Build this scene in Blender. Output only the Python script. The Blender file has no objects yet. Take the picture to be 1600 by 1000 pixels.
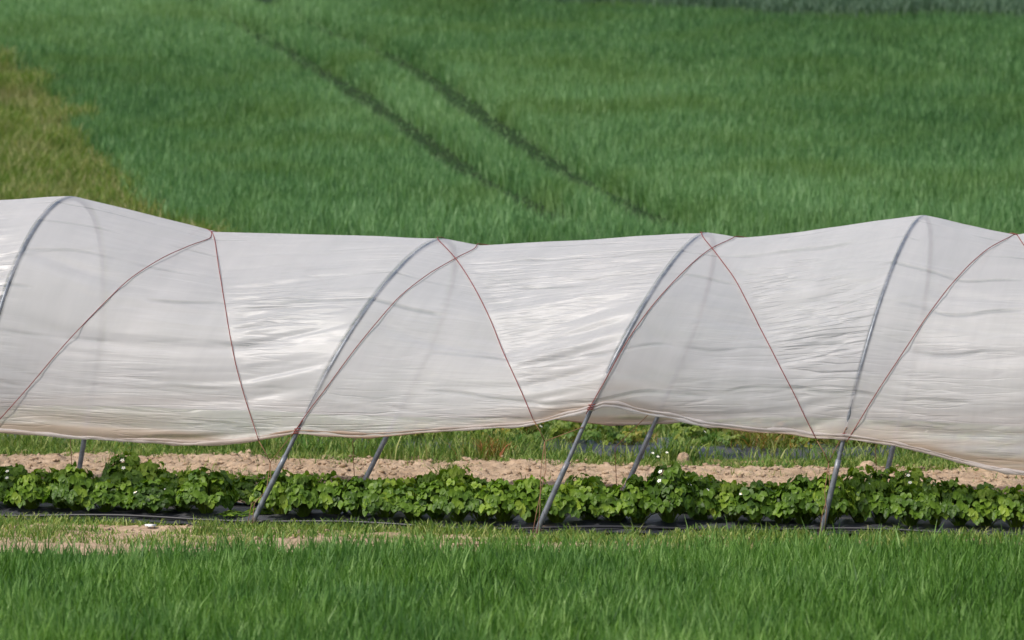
import bpy, math, random
import numpy as np
from mathutils import Vector

random.seed(7)
RNG = np.random.default_rng(11)
SC = bpy.context.scene
COL = SC.collection

# ------------------------------------------------------------------ camera, light, exposure
CAM_Z, PITCH, FPX = 3.25, math.radians(2.55), 7000.0     # focal length in pixels of a 1600 px wide frame
cam = bpy.data.cameras.new('camera'); cam_o = bpy.data.objects.new('camera', cam); COL.objects.link(cam_o)
cam_o.location = (0, 0, CAM_Z); cam_o.rotation_euler = (math.pi/2 - PITCH, 0, 0)
cam.sensor_width = 36; cam.lens = FPX/1600*36; cam.clip_start = 0.5; cam.clip_end = 1000
cam.dof.use_dof = True; cam.dof.focus_distance = 35.6; cam.dof.aperture_fstop = 3.1
SC.camera = cam_o

SUN_AZ, SUN_EL = math.radians(-125), math.radians(52)    # azimuth from +Y (view direction), clockwise; negative = left
sun_dir = Vector((math.sin(SUN_AZ)*math.cos(SUN_EL), math.cos(SUN_AZ)*math.cos(SUN_EL), math.sin(SUN_EL)))
w = bpy.data.worlds.new('World'); SC.world = w; w.use_nodes = True
nt = w.node_tree; bg = nt.nodes['Background']
sky = nt.nodes.new('ShaderNodeTexSky'); sky.sky_type = 'NISHITA'; sky.sun_disc = False
sky.sun_elevation = SUN_EL; sky.sun_rotation = SUN_AZ; sky.dust_density = 3.0; sky.air_density = 1.0
nt.links.new(sky.outputs[0], bg.inputs[0]); bg.inputs[1].default_value = 0.13
sun = bpy.data.lights.new('sun', 'SUN'); sun.energy = 2.8; sun.angle = math.radians(4); sun.color = (1.0, 0.95, 0.88)
sun_o = bpy.data.objects.new('sun', sun); COL.objects.link(sun_o)
sun_o.rotation_euler = sun_dir.to_track_quat('Z', 'Y').to_euler()
SC.view_settings.view_transform = 'Standard'; SC.view_settings.look = 'None'
SC.view_settings.exposure = 0.42; SC.view_settings.gamma = 1.0
SC.render.resolution_x = 1024; SC.render.resolution_y = 640
SC.cycles.transparent_max_bounces = 12

# ------------------------------------------------------------------ helpers
def ray(px, py):
    x, y = (px-800)/FPX, (500-py)/FPX
    return np.array([x, math.cos(PITCH)+y*math.sin(PITCH), -math.sin(PITCH)+y*math.cos(PITCH)])
def at(px, py, z=0.0):
    """the place on the level z that a surveyed sight line meets"""
    d = ray(px, py); t = (z-CAM_Z)/d[2]
    return np.array([d[0]*t, d[1]*t, z])
def proj(p):
    x, y, z = p[0], p[1], p[2]-CAM_Z
    dep = y*math.cos(PITCH)-z*math.sin(PITCH); up = y*math.sin(PITCH)+z*math.cos(PITCH)
    return 800+FPX*x/dep, 500-FPX*up/dep

def hash2(ix, iy, seed):
    n = (ix.astype(np.int64)*374761393 + iy.astype(np.int64)*668265263 + seed*2147483647) & 0xffffffff
    n = ((n ^ (n >> 13))*1274126177) & 0xffffffff
    n = (n ^ (n >> 16)) & 0xffffffff
    return n/4294967295.0
def noise(x, y, seed=0):
    x = np.asarray(x, float); y = np.asarray(y, float)
    ix, iy = np.floor(x), np.floor(y); fx, fy = x-ix, y-iy
    fx = fx*fx*fx*(fx*(fx*6-15)+10); fy = fy*fy*fy*(fy*(fy*6-15)+10)
    a = hash2(ix, iy, seed); b = hash2(ix+1, iy, seed); c = hash2(ix, iy+1, seed); d = hash2(ix+1, iy+1, seed)
    return ((a*(1-fx)+b*fx)*(1-fy)+(c*(1-fx)+d*fx)*fy)*2-1
def fbm(x, y, seed=0, o=3):
    s, a, t = 0, 1, 0
    for i in range(o):
        s = s+a*noise(np.asarray(x)*2**i, np.asarray(y)*2**i, seed+i*17); t += a; a *= .5
    return s/t
def sstep(a, b, x):
    t = np.clip((np.asarray(x, float)-a)/(b-a), 0, 1); return t*t*(3-2*t)

def tag(o, label=None, cat=None, group=None, kind=None):
    for k, v in (('label', label), ('category', cat), ('group', group), ('kind', kind)):
        if v: o[k] = v
    return o
def empty(name, loc=(0, 0, 0), rz=0):
    o = bpy.data.objects.new(name, None); COL.objects.link(o); o.location = loc; o.rotation_euler = (0, 0, rz)
    o.empty_display_size = .1
    return o
def make(name, V, F=None, mat=None, parent=None, smooth=True, loops=None, starts=None, attrs=None, fmat=None):
    me = bpy.data.meshes.new(name)
    V = np.asarray(V, np.float32)
    if F is not None:
        if isinstance(F, np.ndarray):
            n = F.shape[1]; loops = F.ravel(); starts = np.arange(0, len(loops), n)
        else:
            loops = np.array([i for f in F for i in f]); starts = np.cumsum([0]+[len(f) for f in F[:-1]])
    me.vertices.add(len(V)); me.vertices.foreach_set('co', V.ravel())
    me.loops.add(len(loops)); me.loops.foreach_set('vertex_index', np.asarray(loops, np.int32))
    me.polygons.add(len(starts)); me.polygons.foreach_set('loop_start', np.asarray(starts, np.int32))
    me.update(calc_edges=True)
    if smooth: me.polygons.foreach_set('use_smooth', np.ones(len(starts), bool))
    for k, v in (attrs or {}).items():
        a = me.attributes.new(k, 'FLOAT', 'POINT'); a.data.foreach_set('value', np.asarray(v, np.float32))
    for m in (mat if isinstance(mat, (list, tuple)) else [mat]):
        if m: me.materials.append(m)
    if fmat is not None: me.polygons.foreach_set('material_index', np.asarray(fmat, np.int32))
    o = bpy.data.objects.new(name, me); COL.objects.link(o)
    if parent: o.parent = parent
    return o
def copy_tree(o, parent=None):
    c = o.copy(); COL.objects.link(c); c.parent = parent
    for ch in list(o.children): copy_tree(ch, c)
    return c

class MB:
    def __init__(s): s.v = []; s.f = []; s.m = []; s.r = []
    def add(s, V, F, m=0, r=.5):
        b = len(s.v); s.v += [tuple(p) for p in V]; s.f += [tuple(i+b for i in f) for f in F]; s.m += [m]*len(F)
        s.r += [r]*len(V)
    def tube(s, P, R, n=8, cap=True, m=0, r=.5):
        P = [Vector(p) for p in P]; V, F = [], []
        if not hasattr(R, '__len__'): R = [R]*len(P)
        t0 = (P[1]-P[0]).normalized(); up = t0.orthogonal().normalized()
        for i, p in enumerate(P):
            t = (P[min(i+1, len(P)-1)]-P[max(i-1, 0)]).normalized()
            up = (up-t*up.dot(t)).normalized(); sd = t.cross(up)
            for j in range(n):
                a = 2*math.pi*j/n; V.append(p+(up*math.cos(a)+sd*math.sin(a))*R[i])
        for i in range(len(P)-1):
            for j in range(n):
                k = (j+1) % n; F.append((i*n+j, i*n+k, (i+1)*n+k, (i+1)*n+j))
        if cap: F.append(tuple(range(n))[::-1]); F.append(tuple((len(P)-1)*n+j for j in range(n)))
        s.add(V, F, m, r)
    def build(s, name, mat, parent=None, smooth=True):
        return make(name, np.array(s.v), s.f, mat, parent, smooth, fmat=s.m, attrs={'rnd': s.r})

# ------------------------------------------------------------------ materials
def lin(r, g, b): return tuple(((c/255) / 12.92 if c/255 <= .04045 else ((c/255+.055)/1.055)**2.4) for c in (r, g, b))+(1,)
class Mat:
    def __init__(s, name):
        s.m = bpy.data.materials.new(name); s.m.use_nodes = True; s.t = s.m.node_tree; s.t.nodes.clear()
        s.out = s.n('ShaderNodeOutputMaterial')
    def n(s, typ, **kw):
        o = s.t.nodes.new(typ)
        for k, v in kw.items():
            if k.startswith('i_'): o.inputs[k[2:].replace('_', ' ')].default_value = v
            else: setattr(o, k, v)
        return o
    def l(s, a, b): s.t.links.new(a, b)
    def ramp(s, src, stops):
        r = s.n('ShaderNodeValToRGB'); e = r.color_ramp.elements
        e[0].position, e[0].color = stops[0]; e[1].position, e[1].color = stops[-1]
        for p, c in stops[1:-1]:
            x = e.new(p); x.color = c
        s.l(src, r.inputs[0]); return r.outputs[0]
    def noise(s, scale, detail=3, vec=None, rough=.55):
        o = s.n('ShaderNodeTexNoise'); o.inputs['Scale'].default_value = scale; o.inputs['Detail'].default_value = detail
        o.inputs['Roughness'].default_value = rough
        if vec is not None: s.l(vec, o.inputs['Vector'])
        return o.outputs['Fac']
    def mix(s, f, a, b, typ='MIX'):
        o = s.n('ShaderNodeMix', data_type='RGBA', blend_type=typ)
        for v, k in ((f, 0), (a, 6), (b, 7)):
            if hasattr(v, 'links'): s.l(v, o.inputs[k])
            else: o.inputs[k].default_value = v
        return o.outputs[2]
    def math(s, op, a, b=0.0, clamp=False):
        o = s.n('ShaderNodeMath', operation=op, use_clamp=clamp)
        for v, k in ((a, 0), (b, 1)):
            if hasattr(v, 'links'): s.l(v, o.inputs[k])
            else: o.inputs[k].default_value = v
        return o.outputs[0]
    def attr(s, nme): return s.n('ShaderNodeAttribute', attribute_name=nme).outputs['Fac']
    def pos(s): return s.n('ShaderNodeNewGeometry').outputs['Position']
    def bump(s, h, strength=.3, dist=.02):
        o = s.n('ShaderNodeBump'); o.inputs['Strength'].default_value = strength; o.inputs['Distance'].default_value = dist
        s.l(h, o.inputs['Height']); return o.outputs[0]
    def principled(s, col, rough=.6, metal=0, spec=.5, normal=None):
        p = s.n('ShaderNodeBsdfPrincipled')
        if hasattr(col, 'links'): s.l(col, p.inputs['Base Color'])
        else: p.inputs['Base Color'].default_value = col
        if hasattr(rough, 'links'): s.l(rough, p.inputs['Roughness'])
        else: p.inputs['Roughness'].default_value = rough
        p.inputs['Metallic'].default_value = metal; p.inputs['Specular IOR Level'].default_value = spec
        if normal: s.l(normal, p.inputs['Normal'])
        return p.outputs[0]
    def shade(s, a, b=None, f=.5):
        if b is None: s.l(a, s.out.inputs[0]); return s.m
        x = s.mixs(a, b, f); s.l(x, s.out.inputs[0]); return s.m
    def mixs(s, a, b, f=.5):
        o = s.n('ShaderNodeMixShader')
        if hasattr(f, 'links'): s.l(f, o.inputs[0])
        else: o.inputs[0].default_value = f
        s.l(a, o.inputs[1]); s.l(b, o.inputs[2]); return o.outputs[0]

def leafy(name, stops, trans=.35, rough=.5, spec=.35, nscale=.25, ncol=None, objrand=False, tgain=1.5):
    """leaf material: colour by a per-leaf number and a patchy noise in the field"""
    M = Mat(name)
    f = M.attr('rnd')
    n = M.noise(nscale, 4, M.pos())
    v = M.math('ADD', M.math('MULTIPLY', f, .62), M.math('MULTIPLY', n, .5))
    if objrand:
        v = M.math('ADD', v, M.math('MULTIPLY', M.math('SUBTRACT', M.n('ShaderNodeObjectInfo').outputs['Random'], .5), .25))
    c = M.ramp(v, stops)
    if ncol:
        n2 = M.noise(ncol[1], 3, M.pos()); k = M.ramp(n2, [(ncol[2], (0, 0, 0, 1)), (ncol[3], (1, 1, 1, 1))])
        c = M.mix(M.math('MULTIPLY', k, ncol[4]), c, ncol[0])
    p = M.principled(c, rough, 0, spec)
    t = M.n('ShaderNodeBsdfTranslucent')
    M.l(M.mix(1.0, c, (tgain, tgain*1.05, tgain*.55, 1), 'MULTIPLY'), t.inputs[0])
    return M.shade(p, t.outputs[0], trans)

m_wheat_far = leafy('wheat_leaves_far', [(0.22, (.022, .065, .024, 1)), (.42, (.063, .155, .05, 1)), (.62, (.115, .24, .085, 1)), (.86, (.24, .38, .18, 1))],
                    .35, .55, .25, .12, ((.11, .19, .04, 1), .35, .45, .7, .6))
m_wheat = leafy('wheat_leaves', [(0.24, (.02, .06, .005, 1)), (.42, (.058, .145, .014, 1)), (.62, (.105, .22, .035, 1)), (.86, (.22, .35, .10, 1))],
                .35, .55, .3, .5, ((.06, .15, .05, 1), .8, .45, .7, .5))
m_dark_crop = leafy('dark_crop', [(0.1, (.04, .085, .05, 1)), (1, (.12, .2, .12, 1))], .25, .6)
m_margin = leafy('margin_grass', [(0.2, (.04, .10, .01, 1)), (.42, (.10, .18, .02, 1)), (.62, (.18, .235, .05, 1)), (.86, (.36, .33, .17, 1))],
                 .3, .6, .2, .7, ((.27, .24, .13, 1), .4, .52, .7, .65))
m_weed = leafy('weed_leaves', [(0.15, (.04, .10, .018, 1)), (.45, (.10, .18, .03, 1)), (.7, (.2, .27, .06, 1)), (.92, (.38, .38, .16, 1))],
               .3, .6, .25, 1.5)
m_straw = leafy('strawberry_leaves', [(0.1, (.018, .045, .005, 1)), (.42, (.056, .118, .009, 1)), (.68, (.12, .21, .016, 1)), (.95, (.27, .36, .04, 1))],
                .3, .5, .3, 2.0, None, True)
m_straw_old = leafy('ageing_strawberry_leaves', [(0.1, (.03, .06, .012, 1)), (.4, (.08, .15, .02, 1)), (.68, (.17, .22, .03, 1)), (.85, (.3, .22, .04, 1)), (1, (.3, .1, .03, 1))],
                    .3, .5, .3, 2.5, None, True)
def plain(name, col, rough=.6, metal=0, spec=.5):
    M = Mat(name); return M.shade(M.principled(col, rough, metal, spec))
m_petal = plain('petal', (.8, .8, .74, 1), .6); m_eye = plain('flower_centre', (.7, .5, .05, 1), .6)

def soil_mat(name, lo, hi, green=None, tan=.35, gt=.45):
    M = Mat(name); P = M.pos()
    c = M.ramp(M.noise(6, 8, P, .78), [(.34, lo), (.66, hi)])
    c = M.mix(M.math('MULTIPLY', M.ramp(M.noise(1.3, 3, P), [(.42, (0, 0, 0, 1)), (.7, (1, 1, 1, 1))]), tan), c, (.3, .2, .12, 1))
    if green: c = M.mix(M.ramp(M.noise(2.2, 5, P, .65), [(gt, (0, 0, 0, 1)), (gt+.17, (1, 1, 1, 1))]), c, green)
    return M.shade(M.principled(c, .95, 0, .1, M.bump(M.noise(40, 5, P, .7), .6, .02)))
m_soil = soil_mat('dry_soil', (.24, .165, .105, 1), (.50, .375, .26, 1), (.2, .17, .09, 1), .35, .58)
m_ground = soil_mat('shaded_field_soil', (.016, .034, .012, 1), (.026, .046, .015, 1), (.016, .04, .012, 1), 0)  # dark green colour stands in for the wheat's shadow down in the wheel tracks
m_margin_soil = soil_mat('weedy_soil', (.2, .14, .07, 1), (.34, .24, .14, 1), (.07, .11, .02, 1))

M = Mat('mulch_plastic'); P = M.pos()
c = M.ramp(M.noise(3, 5, P), [(.35, (.018, .02, .026, 1)), (.62, (.06, .062, .07, 1)), (.75, (.2, .15, .1, 1))])
m_mulch = M.shade(M.principled(c, .42, 0, .5, M.bump(M.noise(14, 4, P), .5, .03)))

M = Mat('galvanised_steel'); P = M.pos()
c = M.ramp(M.noise(12, 5, P, .7), [(.3, (.08, .09, .105, 1)), (.55, (.17, .185, .205, 1)), (.8, (.28, .29, .31, 1))])
rust = M.ramp(M.noise(5, 6, P, .75), [(.6, (0, 0, 0, 1)), (.72, (1, 1, 1, 1))])
c = M.mix(M.math('MULTIPLY', rust, .5), c, (.16, .09, .05, 1))
sz = M.n('ShaderNodeSeparateXYZ'); M.l(P, sz.inputs[0])
mud = M.ramp(M.math('ADD', M.math('MULTIPLY', M.noise(18, 4, P), .5), M.math('MULTIPLY', sz.outputs[2], -2.2)), [(.0, (0, 0, 0, 1)), (.22, (1, 1, 1, 1))])
c = M.mix(mud, c, (.2, .13, .08, 1))                     # dried splashes of soil at the foot
m_steel = M.shade(M.principled(c, M.math('ADD', M.math('MULTIPLY', M.noise(20, 3, P), .25), .32), .3, .5))
m_cord_old = plain('weathered_cord', (.22, .12, .07, 1), .85, 0, .2)
m_cord = plain('red_cord', (.2, .05, .045, 1), .8, 0, .2)

# polythene film: part sees through, part scatters, part mirrors
M = Mat('polythene_film'); UV = M.n('ShaderNodeUVMap', uv_map='uv').outputs[0]
mp = M.n('ShaderNodeMapping'); mp.inputs['Scale'].default_value = (1.0, 8, 1); M.l(UV, mp.inputs[0])
mp2 = M.n('ShaderNodeMapping'); mp2.inputs['Scale'].default_value = (4.0, .7, 1); M.l(UV, mp2.inputs[0])
n1 = M.noise(1.0, 3, mp.outputs[0], .5); n2 = M.noise(1.0, 4, mp2.outputs[0], .6)
mp3 = M.n('ShaderNodeMapping'); mp3.inputs['Scale'].default_value = (.8, 5.5, 1); M.l(UV, mp3.inputs[0])
mp4 = M.n('ShaderNodeMapping'); mp4.inputs['Scale'].default_value = (1.2, 17, 1); mp4.inputs['Location'].default_value = (7, 3, 0); M.l(UV, mp4.inputs[0])
B3 = [(.44, (0, 0, 0, 1)), (.49, (1, 1, 1, 1)), (.5, (1, 1, 1, 1)), (.56, (0, 0, 0, 1))]
cr1 = M.ramp(M.noise(1.0, 2, mp3.outputs[0], .5), B3); cr2 = M.ramp(M.noise(1.0, 2, mp4.outputs[0], .5), B3)
mod = M.ramp(M.noise(1.1, 2, UV), [(.40, (.03, .03, .03, 1)), (.62, (1, 1, 1, 1))])
crease = M.math('MULTIPLY', M.math('ADD', M.math('MULTIPLY', cr1, .9), M.math('MULTIPLY', cr2, .6)), mod)
slack = M.attr('slack')
mp5 = M.n('ShaderNodeMapping'); mp5.inputs['Scale'].default_value = (.55, .35, 1); M.l(UV, mp5.inputs[0])
sx = M.n('ShaderNodeSeparateXYZ'); M.l(UV, sx.inputs[0])
tt = M.math('FRACT', M.math('ADD', M.math('MULTIPLY', sx.outputs[1], 2.9), M.math('MULTIPLY', M.noise(1.0, 2, mp5.outputs[0], .5), 1.5)))
lng = M.ramp(tt, [(.43, (0, 0, 0, 1)), (.485, (1, 1, 1, 1)), (.5, (1, 1, 1, 1)), (.56, (0, 0, 0, 1))])
mod2 = M.ramp(M.noise(1.5, 1, UV), [(.46, (0, 0, 0, 1)), (.62, (1, 1, 1, 1))])
lng = M.math('MULTIPLY', lng, mod2)                    # the few long folds that cross the taut panels
nrm = M.bump(M.math('ADD', M.math('MULTIPLY', M.math('ADD', n1, crease), slack), M.math('MULTIPLY', lng, .9)), .75, .015)
dirt = M.attr('dirt')
c0 = M.ramp(n2, [(.3, (.755, .75, .76, 1)), (.7, (.825, .815, .82, 1))])
c = M.mix(dirt, c0, (.44, .31, .21, 1))
df = M.n('ShaderNodeBsdfDiffuse'); M.l(c, df.inputs[0]); M.l(nrm, df.inputs['Normal'])
tl = M.n('ShaderNodeBsdfTranslucent'); M.l(c, tl.inputs[0]); M.l(nrm, tl.inputs['Normal'])
gl = M.n('ShaderNodeBsdfGlossy'); gl.inputs['Roughness'].default_value = .33; M.l(nrm, gl.inputs['Normal'])
tr = M.n('ShaderNodeBsdfTransparent'); tr.inputs[0].default_value = (.93, .94, .95, 1)
body = M.mixs(df.outputs[0], tl.outputs[0], .5)
haze = M.math('SUBTRACT', M.math('SUBTRACT', M.math('SUBTRACT', .40, M.math('MULTIPLY', n2, .12)), M.math('MULTIPLY', dirt, .3)), M.math('ADD', M.math('MULTIPLY', crease, .06), M.math('MULTIPLY', lng, -.22)), True)
haze = M.math('ADD', haze, M.math('MULTIPLY', M.attr('contact'), .72), True)    # clings to the steel and turns clear there
body = M.mixs(body, tr.outputs[0], haze)
fr = M.n('ShaderNodeFresnel'); fr.inputs[0].default_value = 1.5; M.l(nrm, fr.inputs['Normal'])
m_film = M.shade(body, gl.outputs[0], M.math('ADD', M.math('MULTIPLY', fr.outputs[0], .08), .004, True))

# ------------------------------------------------------------------ terrain
def height(x, y):
    x = np.asarray(x, float); y = np.asarray(y, float)
    h = .5*.05*np.clip(y-47, 0, 8)**2/8*2.2            # the foot of the slope
    h = h + np.clip(y-55, 0, None)*.108
    far = sstep(52, 62, y)
    h = h + far*(.22*noise(x*.08, y*.05, 3) + .10*noise(x*.2, y*.12, 5))
    return h
def hill_at(px, py, up=.3):
    d = ray(px, py); t = np.arange(45, 260, .05)
    z = CAM_Z+d[2]*t-height(d[0]*t, d[1]*t)-up
    i = np.argmax(z < 0) if (z < 0).any() else len(t)-1
    return np.array([d[0]*t[i], d[1]*t[i]])

def grid(xs, ys, zf):
    X, Y = np.meshgrid(xs, ys); V = np.stack([X, Y, zf(X, Y)], -1).reshape(-1, 3)
    nx, ny = len(xs), len(ys); i = np.arange(nx-1)[None]+np.arange(ny-1)[:, None]*nx
    return V, np.stack([i, i+1, i+1+nx, i+nx], -1).reshape(-1, 4)
V, F = grid(np.linspace(-60, 60, 121), np.concatenate([np.linspace(-5, 45, 30), np.linspace(46, 230, 220)]), height)
tag(make('ground', V, F, m_ground), kind='structure')
V, F = grid(np.linspace(-700, 700, 40), np.linspace(229, 900, 30), lambda X, Y: height(0*X, 0*Y+229)+(Y-229)*.02-.5)
tag(make('far_hill', V, F, m_ground), kind='structure')

# tunnel frame: u runs along the tunnel (to the right), v across it (away)
O = at(835, 838); A1 = at(-60, 812); B1 = at(1725, 850)
EU = (B1-A1); EU[2] = 0; EU /= np.linalg.norm(EU); EV = np.array([-EU[1], EU[0], 0])
FT = np.array([at(*q_) for q_ in [(-520, 804), (-62, 813), (390, 825), (835, 838), (1282, 838), (1725, 850), (2150, 858)]])-O
BU = np.linspace(-10, 10, 401); BV = np.interp(BU, FT@EU, FT@EV)     # the rows curve gently with the line of hoop feet
BV = np.convolve(np.pad(BV, 20, 'edge'), np.hanning(41)/np.hanning(41).sum(), 'valid')
def bend(u): return np.interp(u, BU, BV)
def T(u, v, z=0): return O+EU*u+EV*(v+bend(u))+np.array([0, 0, z])
def uv_of(px, py, z=0):
    d = at(px, py, z)-O; return float(d@EU), float(d@EV-bend(d@EU))
def Tg(U, Vv, Z):
    Vv = Vv+bend(U); return np.stack([O[0]+EU[0]*U+EV[0]*Vv, O[1]+EU[1]*U+EV[1]*Vv, Z], -1)

# ------------------------------------------------------------------ blades of grass in bulk
def blades(name, X, Y, Z, H, Wd, mat, lean=.35, rnd=None, droop=1.0, parent=None, twist=True):
    n = len(X); az = RNG.uniform(0, 2*math.pi, n); b = lean*RNG.uniform(.2, 1.0, n)*H*droop
    dx, dy = np.cos(az), np.sin(az)
    fa = az+math.pi/2+(RNG.normal(0, .7, n) if twist else 0); wx, wy = np.cos(fa)*Wd/2, np.sin(fa)*Wd/2
    S = [0, .38, .72, 1.0]; ww = [.75, 1.0, .75]
    V = np.empty((n, 7, 3), np.float32)
    for i, s in enumerate(S):
        cx = X+dx*b*s*s; cy = Y+dy*b*s*s; cz = Z+H*(s-.22*(b/np.maximum(H, 1e-3))*s**3)
        if i < 3:
            V[:, 2*i] = np.stack([cx-wx*ww[i], cy-wy*ww[i], cz], -1); V[:, 2*i+1] = np.stack([cx+wx*ww[i], cy+wy*ww[i], cz], -1)
        else: V[:, 6] = np.stack([cx, cy, cz], -1)
    base = (np.arange(n)*7)[:, None]
    pat = np.array([0, 1, 3, 2, 2, 3, 5, 4, 4, 5, 6])
    loops = (base+pat).ravel(); starts = ((np.arange(n)*11)[:, None]+np.array([0, 4, 8])).ravel()
    r = RNG.uniform(0, 1, n) if rnd is None else rnd
    return make(name, V.reshape(-1, 3), None, mat, parent, True, loops, starts, {'rnd': np.repeat(r, 7)})

def scatter(n, x0, x1, y0, y1): return RNG.uniform(x0, x1, n), RNG.uniform(y0, y1, n)

# --- wheat on the hillside, with the two wheel tracks
tracks = [
 ([(250, -20), (330, 12), (400, 45), (470, 85), (550, 130), (580, 155), (640, 195), (700, 235), (760, 275), (830, 310), (900, 345)], [.5, .65, .8, .9, 1, 1, 1, 1, 1, .9, .6]),
 ([(380, -18), (450, 15), (520, 45), (600, 75), (680, 120), (740, 165), (800, 205), (860, 245), (920, 280), (980, 310), (1060, 350)], [.5, .7, .9, .9, 1, 1, 1, 1, 1, .95, .8]),
 ([(1350, 60), (1450, 92), (1530, 112), (1600, 134), (1700, 160)], [.1, .45, .6, .7, .7]),
]
TR = [(np.array([hill_at(px, py, .25) for px, py in t]), s) for t, s in tracks]
def track_factor(X, Y):
    f = np.zeros(len(X))
    for P, s in TR:
        for i in range(len(P)-1):
            a, b = P[i], P[i+1]; d = b-a; L = d@d
            t = np.clip(((X-a[0])*d[0]+(Y-a[1])*d[1])/L, 0, 1)
            dist = np.hypot(X-a[0]-t*d[0], Y-a[1]-t*d[1])+.03*noise(X*3, Y*3, 8)
            k = (s[i]*(1-t)+s[i+1]*t)
            f = np.maximum(f, k*(1-sstep(.28, .5, dist)))
    return f
# edge of the rough grassy margin on the left
MG = np.array([hill_at(px, py, .2) for px, py in [(-160, 60), (-60, 80), (0, 92), (60, 132), (120, 205), (180, 262), (240, 312), (310, 352), (360, 380)]])
def margin_side(X, Y):                     # > 0 to the left of the edge
    o = np.argsort(MG[:, 1]); return np.interp(Y, MG[o, 1], MG[o, 0])-X
Y_CROP = hill_at(1400, 33, .3)[1]
CE = np.array([hill_at(px, py, .3) for px, py in [(-100, -30), (500, -8), (700, 2), (1000, 10), (1400, 24), (1700, 34)]])
def crop_end(X): return np.interp(X, CE[:, 0], CE[:, 1]) + 1.2*noise(X*.3, X*0, 4)

X, Y = scatter(1050000, -16, 16, 54, 126)
keep = (np.abs(X) < .1143*Y*1.12+.5) & (RNG.uniform(0, 1, len(X)) < np.clip(1.25-(Y-54)/95, .4, 1))
X, Y = X[keep], Y[keep]
ms = margin_side(X, Y)+.35*noise(X*1.2, Y*.35, 21)+RNG.normal(0, .12, len(X)); ce = crop_end(X)
wk = (ms < 0) & (Y < ce)
x, y = X[wk], Y[wk]; tf = track_factor(x, y)
k = RNG.uniform(0, 1, len(x)) > tf*.85; x, y, tf = x[k], y[k], tf[k]
cl = noise(x*6, y*3, 32); H = (.40+.05*noise(x*.7, y*.5, 31)+.035*cl+RNG.normal(0, .05, len(x)))*(1-.9*tf)
rn = np.clip(RNG.uniform(0, 1, len(x))*.75+.125+.15*cl+.2*noise(x*.13, y*.06, 35), 0, 1)
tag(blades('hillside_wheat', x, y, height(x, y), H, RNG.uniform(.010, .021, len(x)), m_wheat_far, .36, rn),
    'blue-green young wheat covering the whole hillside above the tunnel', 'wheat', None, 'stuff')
dk = (ms < 0) & (Y >= ce+.8)
x, y = X[dk], Y[dk]
tag(blades('dark_crop', x, y, height(x, y), RNG.uniform(.3, .6, len(x)), RNG.uniform(.02, .04, len(x)), m_dark_crop, .6),
    'dark strip of crop along the top edge of the hillside', 'crop', None, 'stuff')
mk = (ms >= -.1) & (Y < ce+10)
x, y = X[mk], Y[mk]; tl_ = noise(x*.9, y*.5, 40)
x2 = np.concatenate([x, x+RNG.normal(0, .1, len(x))]); y2 = np.concatenate([y, y+RNG.normal(0, .1, len(x))])
n_ = noise(x2*.9, y2*.5, 40); Hm = np.clip(.30+.22*n_+RNG.normal(0, .08, len(x2)), .08, 1)
tag(blades('margin_grass', x2, y2, height(x2, y2), Hm, RNG.uniform(.008, .02, len(x2)), m_margin, .8),
    'rough yellow-green and tan grass in the field corner at left', 'grass', None, 'stuff')

# --- wheat in the foreground
wl = [(-300, 915), (0, 910), (300, 909), (600, 905), (900, 899), (1200, 897), (1600, 900), (1900, 902)]
WL = np.array([at(px, py)[:2] for px, py in wl])
X, Y = scatter(200000, -4.8, 4.8, 22.5, 34.6)
keep = (np.abs(X) < .1143*Y*1.1+.3) & (Y < np.interp(X, WL[:, 0], WL[:, 1])+.3*noise(X*2.5, Y*0, 6)+RNG.normal(0, .28, len(X)))
X, Y = X[keep], Y[keep]
cf = noise(X*5, Y*4, 15); H = .28+.035*noise(X*1.1, Y*.9, 14)+.045*cf+RNG.normal(0, .05, len(X))
rf = np.clip(RNG.uniform(0, 1, len(X))*.8+.1+.2*cf+.12*noise(X*.8, Y*.6, 16), 0, 1)
tag(blades('foreground_wheat', X, Y, 0*X, H, RNG.uniform(.008, .018, len(X)), m_wheat, .42, rf),
    'out-of-focus young green wheat in front of the tunnel', 'wheat', None, 'stuff')

# ------------------------------------------------------------------ soil, beds, verges
UR = (-8.0, 7.6)
def soil_z(U, Vv, amp=1.0, seed=0):
    z = .035*fbm(U*1.1, Vv*1.6, 50+seed)+.04*np.abs(fbm(U*5, Vv*5, 60+seed, 3))+.018*np.abs(noise(U*17, Vv*17, 70+seed))
    return z*amp
def strip(name, v0, v1, mat, res, amp, z0, seed=0, wav=.15):
    us = np.arange(UR[0], UR[1], res); vs = np.linspace(v0, v1, max(4, int((v1-v0)/res)))
    U, Vv = np.meshgrid(us, vs); e = np.minimum(Vv-v0, v1-Vv)
    Vw = Vv+wav*noise(U*1.7, Vv*.3, seed+5)
    Z = soil_z(U, Vv, amp, seed)*sstep(0, .25, e)+z0
    V = Tg(U, Vw, Z).reshape(-1, 3); nx, ny = len(us), len(vs)
    i = np.arange(nx-1)[None]+np.arange(ny-1)[:, None]*nx
    return tag(make(name, V, np.stack([i, i+1, i+1+nx, i+nx], -1).reshape(-1, 4), mat), kind='structure')
strip('soil_path', 1.9, 6.85, m_soil, .028, 1.5, .012, 1)
strip('soil_verge', -2.6, -.12, m_soil, .03, .6, .012, 2, .12)
strip('weedy_ground', 6.85, 14, m_margin_soil, .06, 1.0, .008, 3)

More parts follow.
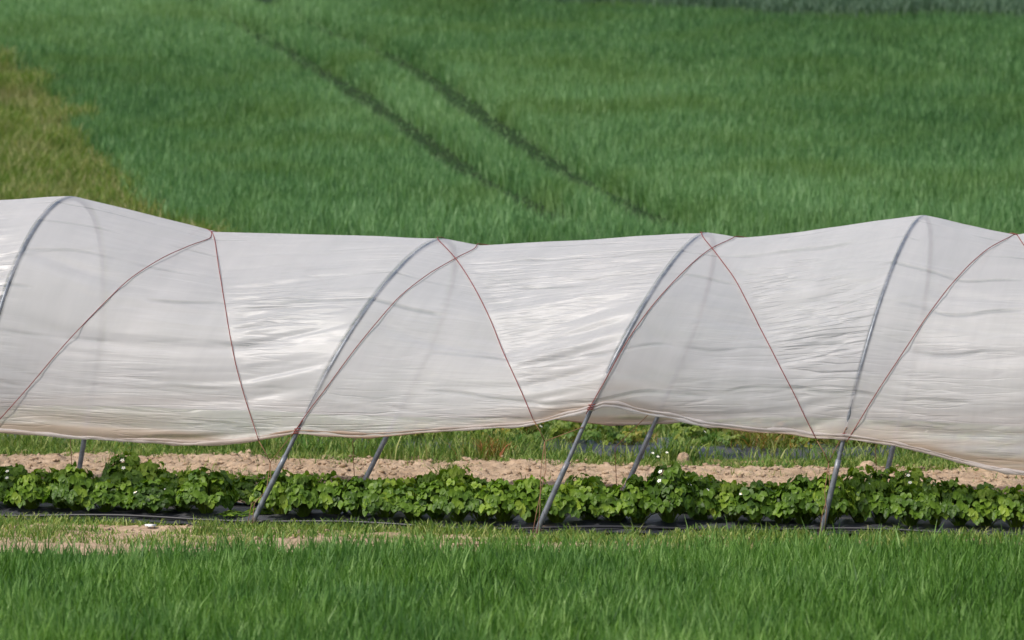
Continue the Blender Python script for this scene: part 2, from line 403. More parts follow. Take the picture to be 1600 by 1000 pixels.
def bed(name, v0, v1, h, seed):
    us = np.arange(UR[0], UR[1], .04); s = np.linspace(0, 1, 40)
    prof_v = v0+(v1-v0)*s; prof_z = h*sstep(0, .22, s)*sstep(0, .22, 1-s)
    U, S = np.meshgrid(us, s); Vv = v0+(v1-v0)*S+.03*noise(U*2, S*3, seed)
    Z = np.interp(S, s, prof_z)+.018*fbm(U*3, S*9, seed+2)+.008*noise(U*12, S*20, seed+3)+.018
    V = Tg(U, Vv, Z).reshape(-1, 3); nx, ny = len(us), len(s)
    i = np.arange(nx-1)[None]+np.arange(ny-1)[:, None]*nx
    return tag(make(name, V, np.stack([i, i+1, i+1+nx, i+nx], -1).reshape(-1, 4), m_mulch), kind='structure')
bed('planting_bed', -.03, 1.75, .07, 81)
bed('planting_bed', 7.5, 9.9, .10, 91)
mb = MB(); mb.tube([T(u, .07+.03*math.sin(u*1.7), .055+.012*math.sin(u*3.1)) for u in np.arange(UR[0], UR[1], .1)], .012, 6)
m_hose = plain('black_hose', (.015, .015, .018, 1), .45)
tag(mb.build('drip_hose', m_hose), 'thin black irrigation hose along the front edge of the near bed', 'hose')

# clods lying on the soil
def clods(name, n, v0, v1, smin, smax, mat, label, seed):
    base = np.array([(0, 0, 1), (.89, 0, .45), (.28, .85, .45), (-.72, .53, .45), (-.72, -.53, .45), (.28, -.85, .45),
                     (.72, .53, -.45), (-.28, .85, -.45), (-.89, 0, -.45), (-.28, -.85, -.45), (.72, -.53, -.45), (0, 0, -1)])
    tri = np.array([(0, 1, 2), (0, 2, 3), (0, 3, 4), (0, 4, 5), (0, 5, 1), (1, 6, 2), (2, 7, 3), (3, 8, 4), (4, 9, 5), (5, 10, 1),
                    (6, 7, 2), (7, 8, 3), (8, 9, 4), (9, 10, 5), (10, 6, 1), (7, 6, 11), (8, 7, 11), (9, 8, 11), (10, 9, 11), (6, 10, 11)])
    U = RNG.uniform(UR[0], UR[1], n); Vv = RNG.uniform(v0, v1, n); s = smin+(smax-smin)*RNG.uniform(0, 1, n)**8
    c = Tg(U, Vv, soil_z(U, Vv, 1.5 if v0 > 0 else .6, seed)+s*.3+.01)
    V = base[None]*s[:, None, None]*RNG.uniform(.45, 1.5, (n, 12, 1))*np.array([1.3, 1.2, .7])+c[:, None]
    return tag(make(name, V.reshape(-1, 3), (tri[None]+(np.arange(n)*12)[:, None, None]).reshape(-1, 3), mat, smooth=False), label, 'soil', None, 'stuff')
clods('soil_clods', 26000, 2.1, 6.8, .005, .029, m_soil, 'pinkish tan clods scattered over the bare soil strip behind the near bed', 1)
clods('soil_crumbs', 1500, -1.5, -.2, .005, .025, m_soil, 'crumbs of dry soil on the strip in front of the near bed', 2)

# low weeds and grass
def weeds(name, n, v0, v1, hmin, hmax, wmin, wmax, mat, label, thr=-.2, seed=0, lean=.9, fs=1.3, zf=0.0, urange=UR, cat='grass'):
    U = RNG.uniform(urange[0], urange[1], n); Vv = RNG.uniform(v0, v1, n)
    d = fbm(U*fs, Vv*fs*1.4, seed, 2); k = d+RNG.normal(0, .12, n) > thr; U, Vv, d = U[k], Vv[k], d[k]
    P = Tg(U, Vv, 0*U)
    H = (hmin+(hmax-hmin)*RNG.uniform(0, 1, len(U))**1.6)*(.7+.6*np.clip(d-thr, 0, 1))
    return tag(blades(name, P[:, 0], P[:, 1], 0*U+zf, H, RNG.uniform(wmin, wmax, len(U)), mat, lean), label, cat, None, 'stuff')
weeds('front_weed_tufts', 20000, -1.9, -.8, .03, .1, .005, .012, m_weed, 'scattered weeds on the thin tan strip before the foreground wheat', -.25, 105)
weeds('front_weeds', 42000, -.9, .12, .03, .12, .006, .014, m_weed, 'low yellow-green weeds along the front edge of the black mulch', -.22, 100)
weeds('path_weeds', 9000, 2.2, 6.7, .03, .15, .005, .01, m_weed, 'sparse weeds growing out of the bare soil strip', .14, 110)
weeds('grass_verge', 34000, 6.45, 7.7, .04, .14, .006, .014, m_weed, 'yellow-green grass along the far side of the soil strip', -.25, 120)
weeds('bed_weeds', 34000, 7.2, 10.2, .06, .3, .006, .015, m_weed, 'weeds creeping over the black plastic of the far bed', -.08, 150, .9, 1.0)
weeds('bank_grass', 60000, 9.9, 18, .12, .4, .01, .022, m_weed, 'taller blurred grass beyond the far strawberry bed', -.6, 130)
weeds('left_grass', 20000, 6.9, 10.5, .08, .3, .006, .016, m_weed, 'dense rank grass behind the soil at left', -.5, 140, .7, urange=(-8.0, -1.6))

# ------------------------------------------------------------------ strawberry plants
def leaflet(mb, base, dirv, nrm, L, Wd, m, r):
    d = Vector(dirv).normalized(); n = Vector(nrm); n = (n-d*n.dot(d)).normalized(); s = d.cross(n)
    st = [0, .15, .3, .42, .55, .66, .78, .88, 1.0]; wd = [.1, .62, .98, .86, 1.08, .84, .88, .52, .1]; V = []
    for i, t in enumerate(st):
        c = Vector(base)+d*L*t-n*(L*.22*t*t)
        for j in (-1, 0, 1):
            V.append(c+s*(Wd/2*wd[i]*j)+n*(abs(j)*Wd*.2*wd[i]+random.uniform(-.002, .002)))
    F = [(i*3+j, i*3+j+1, i*3+j+4, i*3+j+3) for i in range(8) for j in range(2)]
    mb.add(V, F, m, r)
def flower(parent, p, nrm, size=.014):
    mb = MB(); n = Vector(nrm).normalized(); a = n.orthogonal().normalized(); b = n.cross(a); p = Vector(p)
    for i in range(5):
        t = 2*math.pi*i/5; d = a*math.cos(t)+b*math.sin(t); s = n.cross(d)
        mb.add([p, p+d*size*.5-s*size*.42+n*.003, p+d*size*1.05-s*size*.25+n*.004, p+d*size*1.05+s*size*.25+n*.004, p+d*size*.5+s*size*.42+n*.003],
               [(0, 1, 2, 3, 4)], 0)
    V = [p+n*.009]+[p+(a*math.cos(t)+b*math.sin(t))*size*.3+n*.004 for t in np.linspace(0, 2*math.pi, 7)[:-1]]
    mb.add(V, [(0, i, i % 6+1) for i in range(1, 7)], 1)
    mb.tube([p+n*.003, p-n*.03-Vector((0, 0, .02)), p-Vector((0, 0, .09))], .0015, 3, False, 2)
    return mb.build('flower', [m_petal, m_eye, m_straw], parent)
def strawberry(name, R, H, n, mat, nf):
    root = empty(name); mb = MB()
    for i in range(n):
        az = random.uniform(0, 2*math.pi); q = math.sqrt(random.random()); r = R*q
        z = H*(1-.55*q*q)*random.uniform(.5, 1.0)**.6+random.uniform(-.02, .02)
        tip = Vector((math.cos(az)*r, math.sin(az)*r, max(z, .04)))
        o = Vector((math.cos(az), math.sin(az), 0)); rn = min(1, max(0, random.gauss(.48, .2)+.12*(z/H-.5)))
        mb.tube([(o*.02), (o*r*.45+Vector((0, 0, z*.62))), tip], [.0025, .002, .0018], 3, False, 0, .85)
        tilt = .25+.75*q+random.uniform(-.45, .45)
        nrm = (Vector((0, 0, 1))*math.cos(tilt)+o*math.sin(tilt)+Vector((random.uniform(-.5, .5), random.uniform(-.5, .5), 0))).normalized()
        d0 = (o*math.cos(tilt)-Vector((0, 0, 1))*math.sin(tilt)*.8).normalized(); sd = nrm.cross(d0).normalized()
        L = random.uniform(.040, .066)
        for ang, k in ((0, 1.0), (1.15, .92), (-1.15, .92)):
            d = d0*math.cos(ang)+sd*math.sin(ang)
            leaflet(mb, tip, d, nrm+o*random.uniform(-.15, .15), L*k, L*k*.88, 0, rn+random.uniform(-.06, .06))
    mb.build('foliage', mat, root)
    for i in range(nf):
        az = random.uniform(-2.7, -.4); q = random.uniform(.5, .95)
        p = (math.cos(az)*R*q, math.sin(az)*R*q, H*(1.04-.5*q*q)*random.uniform(.6, 1)); flower(root, p, (math.cos(az)*.6, math.sin(az)*.6, .8))
    return root
protos = [strawberry('strawberry_plant', random.uniform(.17, .22), random.uniform(.24, .34), random.randint(84, 106), m_straw, nf)
          for nf in (0, 1, 0, 2, 1, 0, 3, 1)]
olds = [strawberry('strawberry_plant', random.uniform(.16, .22), random.uniform(.15, .24), random.randint(26, 36), m_straw_old, nf)
        for nf in (0, 0, 1, 0)]
used = set()
def plant(pool, P, rz, sc, label, group):
    i = random.randrange(len(pool)); src = pool[i]
    if (id(pool), i) in used: o = copy_tree(src)
    else: o = src; used.add((id(pool), i))
    o.location = P; o.rotation_euler = (0, 0, rz); o.scale = (sc[0], sc[0], sc[1])
    tag(o, label, 'strawberry plant', group)
names = ['left of the leftmost front pole', 'between the first and second front poles', 'between the second and third front poles', 'right of the third front pole']
feet_u = [uv_of(390, 825)[0], 0.0, uv_of(1282, 838)[0]]
def sect(u): return names[sum(u > f for f in feet_u)]
for row, v in (('front', .36), ('rear', 1.18)):
    u = UR[0]+.4
    while u < UR[1]-.4:
        px, py = proj(T(u, v, .3))
        gap = row == 'front' and 330 < px < 425 and random.random() < .9
        gap2 = row == 'rear' and (500 < px < 590 or 940 < px < 1050 or 1455 < px < 1500 or 130 < px < 170)
        s = random.uniform(1.0, 1.28); hs = 1.1
        if row == 'rear': hs = .95
        if gap2: hs = .5; s *= .75
        if gap: hs = .45; s = .62
        rzd = random.uniform(-.5, .5)
        plant(protos, T(u, v+random.uniform(-.09, .09), .06), rzd, (s, s*hs*random.uniform(.85, 1.28)*(1+.22*float(noise(u*1.9, v*3, 7)))),
              'leafy green strawberry plant in the %s row %s' % (row, sect(u)), 'strawberry plants in the near bed')
        u += random.uniform(.17, .25)
for v in (8.3, 9.3):
    u = UR[0]+.4
    while u < UR[1]-.4:
        s = random.uniform(.85, 1.2)
        if random.random() < .88 and u > -3.2:
            plant(olds, T(u, v+random.uniform(-.12, .12), .1), random.uniform(0, 6), (s, s),
                  'yellowing strawberry plant in the %s row of the bed beyond the soil strip' % ('nearer' if v < 8.8 else 'farther'), 'strawberry plants in the far bed')
        u += random.uniform(.26, .42)
for pool in (protos, olds):
    for i, o in enumerate(pool):
        if (id(pool), i) not in used:
            for c_ in list(o.children): bpy.data.objects.remove(c_)
            bpy.data.objects.remove(o)

# single tall weeds that stand out
def tall_weed(px, py, h, n, mat, label, spread=.13, wd=.012, grp=None):
    p = at(px, py); X_ = p[0]+RNG.normal(0, spread*.5, n); Y_ = p[1]+RNG.normal(0, spread*.5, n)
    root = empty('weed_clump', (p[0], p[1], 0))
    o = blades('leaves', X_-p[0], Y_-p[1], 0*X_, h*RNG.uniform(.35, 1, n), RNG.uniform(.5, 1.1, n)*wd, mat, .9, parent=root)
    tag(root, label, 'weed', grp)
m_rust_weed = leafy('reddish_weed', [(0, (.07, .12, .02, 1)), (.6, (.2, .2, .04, 1)), (1, (.4, .1, .05, 1))], .3)
tall_weed(772, 722, .30, 260, m_rust_weed, 'upright weed clump with reddish stems beyond the soil, left of the middle pole', .2, .014)
tall_weed(1058, 724, .30, 320, m_weed, 'dark spiky grass clump beside the soil lump right of the middle pole', .26, .016)
tall_weed(930, 706, .26, 420, m_wheat, 'bushy dark green weed just behind the middle slanted pole', .3, .016)
tall_weed(700, 752, .22, 120, m_weed, 'small upright weed on the soil just left of centre', .12, .012)
tall_weed(480, 712, .24, 360, m_wheat, 'low bushy green weed just right of the leftmost front pole', .32, .014)
tall_weed(960, 706, .22, 200, m_weed, 'yellow-green weed behind the middle slanted poles', .2, .014)
tall_weed(1255, 706, .18, 260, m_wheat, 'low green weed left of the rightmost front pole', .25, .014)
tall_weed(322, 838, .20, 150, m_weed, 'pale branching weed at the mulch edge left of the leftmost front pole', .1, .007)
tall_weed(70, 838, .15, 170, m_weed, 'wispy pale weed at the far left mulch edge', .2, .006)
tall_weed(990, 842, .16, 60, m_weed, 'thin pale weed at the mulch edge right of the middle front pole', .05, .008)
tall_weed(892, 842, .15, 70, m_weed, 'short pale weed at the mulch edge near the middle front pole', .06, .008)

shades = [('yellow-green', m_weed), ('bright green', m_wheat), ('reddish green', m_rust_weed)]
spots = [(520, 700), (548, 694), (640, 703), (668, 698), (735, 706), (812, 712), (846, 700), (878, 704), (905, 696), (985, 700), (1003, 708), (1092, 712), (1120, 704), (1165, 708), (1208, 700), (1300, 712), (1345, 716), (1368, 708), (1432, 722), (1470, 716), (1200, 718), (610, 708)]
for px, py in spots:
    nm, mt = random.choice(shades); h_ = random.uniform(.24, .4)
    side = 'left of the middle front pole' if px < 880 else 'between the middle and right front poles' if px < 1305 else 'right of the rightmost front pole'
    tall_weed(px, py, h_, random.randint(220, 420), mt, '%s loose weed tuft behind the soil strip, %s' % (nm, side), random.uniform(.12, .3), random.uniform(.012, .026), grp='weed tufts behind the soil strip')

# lump of soil, stump and scrap
def lump(name, p, sx, sz, mat, label, cat, seed):
    mb_v, mb_f = [], []; nr, ns = 14, 20
    for i in range(nr+1):
        t = i/nr; r = math.cos(t*math.pi/2)**.6*sx; z = math.sin(t*math.pi/2)*sz
        for j in range(ns):
            a = 2*math.pi*j/ns; k = 1+.25*float(noise(math.cos(a)*2+seed, math.sin(a)*2+t*3, seed))
            mb_v.append((math.cos(a)*r*k, math.sin(a)*r*k, z*(1+.15*float(noise(a*2, t*4, seed+1)))-.01))
    for i in range(nr):
        for j in range(ns): mb_f.append((i*ns+j, i*ns+(j+1) % ns, (i+1)*ns+(j+1) % ns, (i+1)*ns+j))
    o = make(name, np.array(mb_v), mb_f, mat); o.location = p; return tag(o, label, cat)
lump('soil_lump', at(1068, 732), .07, .15, m_soil, 'tall tan lump of soil standing up on the soil strip right of the middle poles', 'soil lump', 3)
lump('soil_lump', at(1356, 735), .08, .09, m_soil, 'rounded tan lump of soil left of the rightmost rear pole', 'soil lump', 4)
lump('soil_lump', at(385, 722), .09, .09, m_soil, 'broad tan lump of soil left of the leftmost front pole', 'soil lump', 9)
lump('stone', at(1527, 741), .04, .06, m_margin_soil, 'small brown stone at the soil edge under the right end of the film', 'stone', 6)
q = at(235, 829); mb = MB()
ring = [(math.cos(a)*.045*(1+.2*math.sin(3*a)), math.sin(a)*.07*(1+.15*math.cos(2*a)), .008*math.sin(5*a)+.012) for a in np.linspace(0, 2*math.pi, 15)[:-1]]
mb.add([(0, 0, .022)]+ring+[(x_*.9, y_*.9, z_-.006) for x_, y_, z_ in ring], [(0, i, i % 14+1) for i in range(1, 15)]+[(i, i+14, (i % 14)+15, i % 14+1) for i in range(1, 15)])
o = mb.build('plastic_scrap', plain('white_plastic', (.75, .73, .72, 1), .4)); o.location = (q[0], q[1], .03)
tag(o, 'small white plastic scrap lying on the black mulch at left', 'litter')

# daisies near the tall clump
for px, py in [(872, 0)][:0]: pass
for i, (px, py, lab) in enumerate([(1020, 716, 'leftmost small white wildflower beside the slanted rear pole'), (1028, 722, 'lowest small white wildflower beside the slanted rear pole'), (1042, 715, 'rightmost small white wildflower beside the slanted rear pole')]):
    p = at(px, py+18); r = empty('wildflower', (p[0], p[1], 0)); mb = MB(); mb.tube([(0, 0, 0), (.01, 0, .08), (0, -.01, .15)], .002, 4); mb.build('stem', m_weed, r)
    fl = flower(r, (0, -.01, .155), (.1, -.6, .8), .013); tag(r, lab, 'flower', 'wildflowers by the rear pole')

# ------------------------------------------------------------------ the tunnel
W_T = 3.5; LEG = 1.08
hoops = {  # k: foot px, ridge px, sideways shift of the rear foot in px
 -1: ((-970, 795), (-740, 322), 150), 0: ((-520, 804), (-300, 320), 165), 1: ((-62, 813), (110, 310), 180), 2: ((390, 825), (688, 376), 170),
 3: ((835, 838), (1102, 367), 135), 4: ((1282, 838), (1442, 340), 95), 5: ((1725, 850), (1805, 334), 90), 6: ((2150, 858), (2300, 340), 90)}
def solve_hoop(foot, ridge, sh):
    f = at(*foot); d = math.sqrt(W_T**2-.5**2)
    b = at(foot[0]+sh, foot[1]-62); x = (foot[0]+sh-800)/FPX*(f[1]+3.45); ac = np.array([x-f[0], 0, 0]); ac[1] = math.sqrt(max(W_T**2-ac[0]**2, 1))
    H, Lx = 2.1, .3
    for _ in range(30):
        p = f+ac*.5+np.array([Lx*H, 0, H]); px, py = proj(p); s = FPX/p[1]
        H += (py-ridge[1])/s; Lx += (ridge[0]-px)/s/H
    return f, ac, H, Lx
HP = {k: solve_hoop(*v) for k, v in hoops.items()}
# profile in (v, z) for hoop height H, sampled by arc length p in 0..1
def profile(H, p):
    a = H-LEG; th = np.linspace(0, math.pi, 241)
    v = np.concatenate([[0], W_T/2*(1-np.cos(th)), [W_T]]); z = np.concatenate([[0], LEG+a*np.sin(th), [0]])
    L = np.concatenate([[0], np.cumsum(np.hypot(np.diff(v), np.diff(z)))]); L /= L[-1]
    return np.interp(p, L, v), np.interp(p, L, z)
def hoop_pt(k, p):
    f, ac, H, Lx = HP[k]; v, z = profile(H, p)
    return f[None]+ac[None]*(v/W_T)[:, None]+np.stack([Lx*z, 0*z, z], -1)

tunnel = empty('polytunnel', tuple(T(0, 1.75)))
tag(tunnel, 'long white polythene tunnel on leaning steel hoops, its sides rolled up above the strawberry plants', 'polytunnel')
IT = -np.array(tunnel.location)
for k in hoops:
    P = hoop_pt(k, np.linspace(0, 1, 90))+IT; P[0, 2] -= .15; P[-1, 2] -= .15
    mb = MB(); mb.tube(P, .0175, 10); h = mb.build('hoop', m_steel, tunnel)
    for s in (0, 1):                                    # ground stake, a wider tube the hoop is pushed into
        Q = hoop_pt(k, np.linspace(0, .085, 8) if s == 0 else np.linspace(1, .915, 8))+IT; Q[0, 2] -= .2
        mb = MB(); mb.tube(Q, .0225, 12); mb.build('leg_socket', m_steel, h)

# edges of the film, in px at the near side -> height above the ground there
ks = sorted(hoops); foot_px = np.array([hoops[k][0] for k in ks], float)
def edge_x(k):                                         # px x of the hoop at film-edge height
    f, ac, H, Lx = HP[k]; return proj(f+np.array([Lx*.78, 0, .78]))[0]
EX = np.array([edge_x(k) for k in ks])
edge_front = [(-1100, 672), (-500, 662), (-150, 662), (0, 672), (100, 680), (200, 686), (300, 690), (405, 688), (432, 683), (460, 678), (600, 680), (720, 672), (800, 664),
              (840, 656), (880, 646), (920, 632), (945, 634), (975, 642), (1050, 655), (1100, 663), (1200, 675), (1270, 682), (1325, 683), (1400, 693),
              (1500, 716), (1600, 740), (1760, 770), (2300, 770)]
ef = np.array(edge_front, float)
edge_a = np.interp(ef[:, 0], EX, ks); foot_y = np.interp(edge_a, ks, foot_px[:, 1]); foot_Y = np.interp(edge_a, ks, [HP[k][0][1] for k in ks])
edge_z = (foot_y-ef[:, 1])/(FPX/foot_Y)
NP = 420
a = np.unique(np.clip(np.concatenate([np.linspace(-1, 6, 820)]+[k_+np.linspace(-.024, .024, 17) for k_ in range(-1, 7)]), -1, 6)); NA = len(a); p = np.linspace(0, 1, NP)
plen = {k: 0 for k in ks}
Ptab = {k: hoop_pt(k, np.linspace(0, 1, 800)) for k in ks}
def totlen(k):
    f, ac, H, Lx = HP[k]; v, z = profile(H, np.linspace(0, 1, 400)); return np.hypot(np.diff(v), np.diff(z)).sum()
TL = np.array([totlen(k) for k in ks]); tla = np.interp(a, ks, TL)
zf = np.interp(a, edge_a, edge_z)+.008*noise(a*9, a*0, 300)+.014*noise(a*3.1, a*0, 301)
zb = np.full(NA, .70); zb += .03*noise(a*2, a*0, 77)
zb = zb*(1-np.exp(-((a-2.84)/.22)**2))+.645*np.exp(-((a-2.84)/.22)**2)    # the far side hangs lower here and shows through the gap
pf, pb = zf/tla, 1-zb/tla
PP = pf[:, None]+(pb-pf)[:, None]*p[None]              # hoop parameter of every film vertex
AA = np.repeat(a[:, None], NP, 1)
def hull(AA, PP):
    k0 = np.clip(np.floor(AA), ks[0], ks[-1]-1).astype(int); fr_ = AA-k0; out = np.zeros(AA.shape+(3,))
    tp = np.linspace(0, 1, 800)
    for k in ks[:-1]:
        m = k0 == k
        if not m.any(): continue
        for c_ in range(3):
            out[m, c_] = (1-fr_[m])*np.interp(PP[m], tp, Ptab[k][:, c_])+fr_[m]*np.interp(PP[m], tp, Ptab[k+1][:, c_])
    return out
rise = {-1: .2, 0: .12, 1: .39, 2: .14, 3: .15, 4: .42, 5: .2}
fall0 = {-1: .2, 0: .03, 1: .39, 2: .0, 3: -.0, 4: .42, 5: .1}
fall1 = {-1: .85, 0: .85, 1: .89, 2: .80, 3: .87, 4: .93, 5: .85}
PF0 = .10                                             # film edge, as hoop parameter
seen = {   # sight lines along each cord, px
 ('rise', 1): [(-25, 682), (0, 655), (50, 600), (100, 540), (150, 487), (200, 438), (250, 405), (300, 383), (335, 372)],
 ('fall', 1): [(405, 688), (385, 630), (368, 570), (355, 500), (345, 440), (335, 372)],
 ('rise', 2): [(455, 684), (478, 648), (525, 587), (550, 552), (619, 468), (666, 431), (712, 404), (747, 387)],
 ('fall', 2): [(838, 662), (831, 649), (809, 599), (787, 552), (769, 506), (744, 454), (712, 404), (690, 381), (682, 374)],
 ('rise', 3): [(918, 645), (935, 612), (950, 587), (975, 540), (1019, 477), (1056, 437), (1087, 407), (1112, 388), (1150, 371)],
 ('fall', 3): [(1276, 686), (1256, 648), (1231, 596), (1206, 549), (1181, 499), (1147, 434), (1112, 388), (1094, 367)],
 ('rise', 4): [(1326, 688), (1350, 645), (1379, 600), (1416, 544), (1449, 494), (1483, 449), (1511, 418), (1542, 390), (1588, 366)],
 ('fall', 4): [(1725, 760), (1700, 640), (1668, 540), (1640, 465), (1610, 400), (1588, 366)]}
fit = {}
def cord_a(kind, k, pp):
    s = np.clip((np.asarray(pp, float)-PF0)/(.5-PF0), -.3, 2.3)      # 0 at the near edge, 1 ridge, 2 far edge
    if (kind, k) in fit: near = np.interp(s, *fit[(kind, k)]); top = fit[(kind, k)][1][-1]
    else: near = k+rise[k]*s if kind == 'rise' else k+fall1[k]+(fall0[k]-fall1[k])*s; top = k+(rise[k] if kind == 'rise' else fall0[k])
    if kind == 'rise': return np.where(s < 1, near, top+(k+.9-top)*(s-1))
    return np.where(s < 1, near, top+(k-top)*(s-1))
def depth(aa, pp):
    """inward pull of the cords on the film at hoop parameter pp (1-D rows over aa)"""
    kn, dv = [], []
    for k in ks: kn.append(k); dv.append(0)
    for k in rise:
        for kind in ('rise', 'fall'):
            x = float(cord_a(kind, k, pp)); dd = min(abs(x-k), abs(k+1-x))
            kn.append(x); dv.append(.44*dd)
    o = np.argsort(kn); kn = np.array(kn)[o]; dv = np.array(dv)[o]
    return np.interp(aa, kn, dv)
pg = np.linspace(0, 1, 300); ag = np.linspace(-1, 6, 2100); DG = np.zeros((300, 2100))
ker = np.exp(-np.linspace(-2, 2, 9)**2); ker /= ker.sum()
def build_depth():
    global DG
    D = np.stack([depth(ag, q_) for q_ in pg])            # (p, a)
    DG = np.apply_along_axis(lambda r_: np.convolve(np.pad(r_, 4, 'edge'), ker, 'valid'), 1, D)
def depth_at(AA, PP):
    x = (AA+1)/7*(len(ag)-1); y = PP*(len(pg)-1); x0 = np.clip(x.astype(int), 0, len(ag)-2); y0 = np.clip(y.astype(int), 0, len(pg)-2); fx, fy = x-x0, y-y0
    return (DG[y0, x0]*(1-fx)+DG[y0, x0+1]*fx)*(1-fy)+(DG[y0+1, x0]*(1-fx)+DG[y0+1, x0+1]*fx)*fy
CEN = lambda AA: np.stack([np.interp(AA, ks, [(HP[k][0]+HP[k][1]*.5+np.array([HP[k][3]*LEG, 0, LEG]))[c_] for k in ks]) for c_ in range(3)], -1)
def activity(AA, PP):
    """1 where the film is drawn slack between a falling cord and the next hoop, low in the taut panels"""
    out = np.zeros(np.shape(AA))
    for k in rise:
        fa = cord_a('fall', k, PP); m = (AA >= fa) & (AA <= k+1) & (PP < .5); out = np.where(m, np.maximum(out, sstep(0, .06, AA-fa)), out)
    low = np.exp(-np.clip(PP-PF0-.02, 0, 1)/.045)
    return np.clip(.16+.84*out*(.35+.65*sstep(.47, .33, PP))+.6*low, 0, 1)
def surf(AA, PP, off=.020, wr=True):
    B = hull(AA, PP)
    e = 1e-3
    da = hull(np.clip(AA+e*5, -1, 6), PP)-hull(np.clip(AA-e*5, -1, 6), PP); dp = hull(AA, np.clip(PP+e, 0, 1))-hull(AA, np.clip(PP-e, 0, 1))
    N = np.cross(da, dp); N /= np.linalg.norm(N, axis=-1, keepdims=True)+1e-9
    sgn = np.sign(((B-CEN(AA))*N).sum(-1, keepdims=True)); sgn[sgn == 0] = 1
    N = N*sgn
    D = depth_at(AA, PP); w_ = 0
    if wr:
        q = PP*6.0                                     # metres round the hoop
        hk = np.exp(-((AA-np.round(AA))/.10)**2)
        fr2 = AA-np.floor(AA)
        low = np.exp(-np.clip(PP-PF0+.02, 0, 1)/.05)   # bunching near the rolled-up edge
        q2 = q+.55*D+.10*fbm(AA*.9, q*.5, 12)+.10*np.sin(fr2*math.pi)
        f1 = noise(AA*1.3, q2*5, 1); f2 = noise(AA*2.1, q2*11, 2); f3 = noise(AA*3.0, q2*23, 3)
        def folds(f, fa, sd, sharp):
            z = q2*f+.35*noise(AA*.8, q2*.4, sd); idn = np.round(z); return np.exp(-((z-idn)*sharp)**2)*np.clip(.25+1.2*noise(AA*fa, idn*7.3, sd+1), 0, 1)
        rg = folds(2.1, 1.1, 9, 10.0); rg2 = folds(6.3, 1.7, 19, 6)
        patch = .35+.9*sstep(-.3, .5, noise(AA*2.0, q*.8, 55))+1.0*sstep(.45, .9, fr2)*(1-sstep(.95, 1, fr2))
        top = sstep(.36, .30, PP) if False else 1-.55*sstep(.30, .42, PP)
        act = activity(AA, PP)
        w_ = (.011*f1+(.0085*f2+.0035*f3)*patch*act-.022*rg-.012*rg2*patch*act)*top+.009*noise(AA*5, q*2.5, 91)*sstep(.4, .47, PP)*sstep(.6, .53, PP) + low*(.026*noise(AA*1.2, q2*9, 5)+.016*noise(AA*2.0, q2*19, 6)-.02*folds(13, 1.5, 29, 3.5))
        w_ = w_*(1-.75*hk*(1-low*.6))*.9 - low*.02*(1-hk) + .018*fbm(AA*1.7, q*1.4, 33)*(1-hk)
    return B+N*((off-D+w_)[..., None]), N
def fit_cords():
    for (kind, k), L in seen.items():
        L = np.array(L, float); top = proj_a(L[-1][0]); t = np.linspace(0, len(L)-1, 60)
        lx, ly = np.interp(t, range(len(L)), L[:, 0]), np.interp(t, range(len(L)), L[:, 1])
        aa, pp = np.meshgrid(np.linspace(k-.06, k+1.04, 420), np.linspace(PF0, .5, 260))
        Q, _ = surf(aa, pp, .025, False); X_, Y_ = proj((Q[..., 0], Q[..., 1], Q[..., 2])); av, pv = [], []
        for x, y in zip(lx[:-1], ly[:-1]):
            i_ = np.argmin((X_-x)**2+(Y_-y)**2); av.append(aa.flat[i_]); pv.append(pp.flat[i_])
        av.append(top); pv.append(.5); o = np.argsort(pv, kind='stable'); pv = np.array(pv)[o]; av = np.array(av)[o]
        ss = np.linspace(0, 1, 40); av = np.interp(ss, (pv-PF0)/(.5-PF0), av)
        lo = (pv[0]-PF0)/(.5-PF0); m = ss > lo+.02; i0 = np.argmax(m); sl = (av[i0+3]-av[i0])/(ss[i0+3]-ss[i0])
        av[:i0] = av[i0]+(ss[:i0]-ss[i0])*sl
        fit[(kind, k)] = (ss, np.convolve(np.pad(av, 2, 'reflect', reflect_type='odd'), [.1, .2, .4, .2, .1], 'valid'))
RX = np.array([hoops[k][1][0] for k in ks], float)
def proj_a(px): return float(np.interp(px, RX, ks))
for _ in range(4): fit_cords(); build_depth()
S_, N_ = surf(AA, PP)
Hup = PP-pf[:, None]; Hdn = pb[:, None]-PP
dq = np.minimum(Hup, Hdn)*6.0
dirt_v = np.clip((.85*np.exp(-dq/.06)+.75*np.exp(-dq/.15)*(noise(AA*2.2, PP*160, 66)*.5+.4)+.05)*(.35+.9*sstep(-.4, .4, noise(AA*1.4, AA*0, 67))), 0, .8)
dirt_v *= 1+.3*np.exp(-((AA-2.8)/.5)**2)+.6*sstep(4.0, 4.5, AA)
i = np.arange(NP-1)[None]+np.arange(NA-1)[:, None]*NP
F = np.stack([i, i+1, i+1+NP, i+NP], -1).reshape(-1, 4)
film = make('film_cover', (S_+IT).reshape(-1, 3), F, m_film, tunnel, attrs={'dirt': np.clip(dirt_v, 0, .85).ravel(), 'slack': activity(AA, PP).ravel(),
    'contact': (np.exp(-((AA-np.round(AA))/.0115)**4)*sstep(.02, .075, np.minimum(Hup, Hdn))*(.75+.25*noise(AA*0, PP*30, 88))).ravel()})
uvl = film.data.uv_layers.new(name='uv'); uvv = np.stack([AA*2.2, PP*6.0], -1).reshape(-1, 2)[F.ravel()]
uvl.data.foreach_set('uv', uvv.astype(np.float32).ravel())

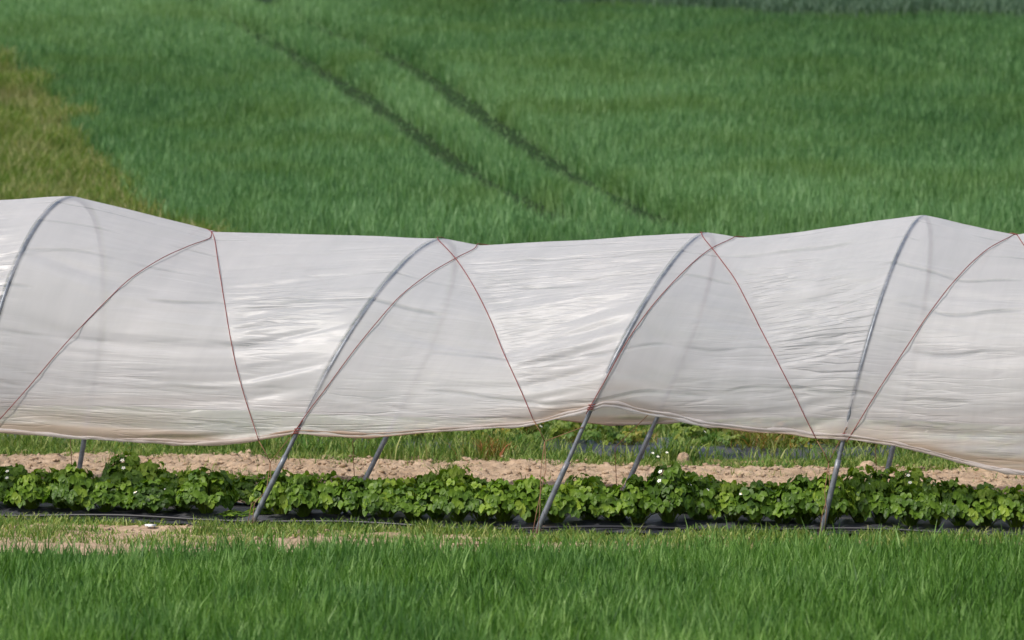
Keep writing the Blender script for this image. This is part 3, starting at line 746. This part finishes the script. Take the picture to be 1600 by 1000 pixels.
# rolled hem along both edges
def hem(pe, seed):
    E, N2 = surf(a, pe, .02, True); E = E+IT; R = .015+.010*noise(a*5, a*0, seed)+.007*noise(a*19, a*0, seed+1)+.004*noise(a*43, a*0, seed+2); R = np.clip(R*.72, .004, .05)
    n = 10; V = []
    ang = np.arange(n)/n*2*math.pi
    up = np.array([0, 0, 1.0]); out = N2*1.0
    ring = (out[:, None]*np.cos(ang)[None, :, None]*.8+up*np.sin(ang)[None, :, None])*R[:, None, None]*(1+.18*np.sin(ang*3+0.)[None, :, None]*np.sin(a*40)[:, None, None])
    V = E[:, None]+ring-up*.004
    j = np.arange(n); base = np.arange(NA-1)[:, None]*n
    F = np.stack([base+j, base+(j+1) % n, base+n+(j+1) % n, base+n+j], -1).reshape(-1, 4)
    dv = np.clip(.55+.5*noise(a*3, a*0, seed+4), .12, .9)
    o = make('hem', V.reshape(-1, 3), F, m_film, film, attrs={'dirt': np.repeat(dv, n)})
    u = o.data.uv_layers.new(name='uv'); uu = np.stack([np.repeat(a*2.2, n), np.tile(j*.01, NA)], -1)[F.ravel()]; u.data.foreach_set('uv', uu.astype(np.float32).ravel())
hem(pf, 400); hem(pf+(.02+.012*noise(a*2.3, a*0, 440))/tla, 430); hem(pb, 420)

# cords over the film, tied down beside the poles
def cord_path(kind, k, n=90):
    a_end = float(cord_a(kind, k, PF0)); pe = np.interp(np.clip(a_end, -1, 6), a, pf)
    q_ = np.linspace(pe-.004, float(np.interp(a_end, a, pb)), n); return q_, np.clip(cord_a(kind, k, q_), -.999, 5.999)
for k in rise:
    anchor = HP[k][0]+np.array([.0, -.04, .01]); ft = HP[k+1][0]
    knotp = ft+np.array([HP[k+1][3]*.62+.0, -.03, .62])+np.array([-.26, 0, 0])+np.array([-.04, -.03, 0])
    for kind in ('rise', 'fall'):
        q_, aa_ = cord_path(kind, k); Pts, _ = surf(aa_, q_, .03, False)
        Pts = Pts+IT
        mb = MB(); mb.tube(Pts, .0036, 6); c_o = mb.build('cord', m_cord, tunnel)
        if kind == 'fall':                              # tail: from the film edge to a tie point, then down to the ground beside the next pole
            foot = ft+IT+np.array([.0, -.045, 0]); kp = Pts[0]+np.array([.09, 0, -.17])
            mb = MB(); mb.tube([Pts[0], (Pts[0]+kp)/2+np.array([.005, 0, 0]), kp], .004, 5)
            for s in (-1, 1):
                mb.tube([kp, kp+np.array([-.02*s-.01, 0, -.22]), foot+np.array([.03+.012*s, -.02*s, .2]), foot+np.array([.02*s, 0, 0])], .0032, 5)
            mb.tube([kp, ft+IT+np.array([HP[k+1][3]*.86, -.03, .86])], .003, 5)
            mb.build('cord_tail', m_cord_old, c_o)
        else:                                           # a few turns round the pole
            mb = MB(); f0, ac, H, Lx = HP[k]; z0 = max(.55, float(np.interp(k, a, zf))-.01); c0_ = f0+IT+np.array([Lx*z0, 0, z0])
            mb.tube([c0_+np.array([math.cos(t)*.028+t*.002*Lx, math.sin(t)*.028, t*.0028]) for t in np.linspace(0, 6*math.pi, 60)], .004, 5)
            mb.build('knot', m_cord, c_o)
    # rear tie cords
    rf = HP[k][0]+HP[k][1]+IT
    mb = MB(); mb.tube([rf+np.array([-.03, -.03, 0]), rf+np.array([-.05, -.05, .45]), rf+np.array([HP[k][3]*.8-.05, -.03, .8])], .0035, 5)
    mb.build('rear_cord', m_cord_old, tunnel)
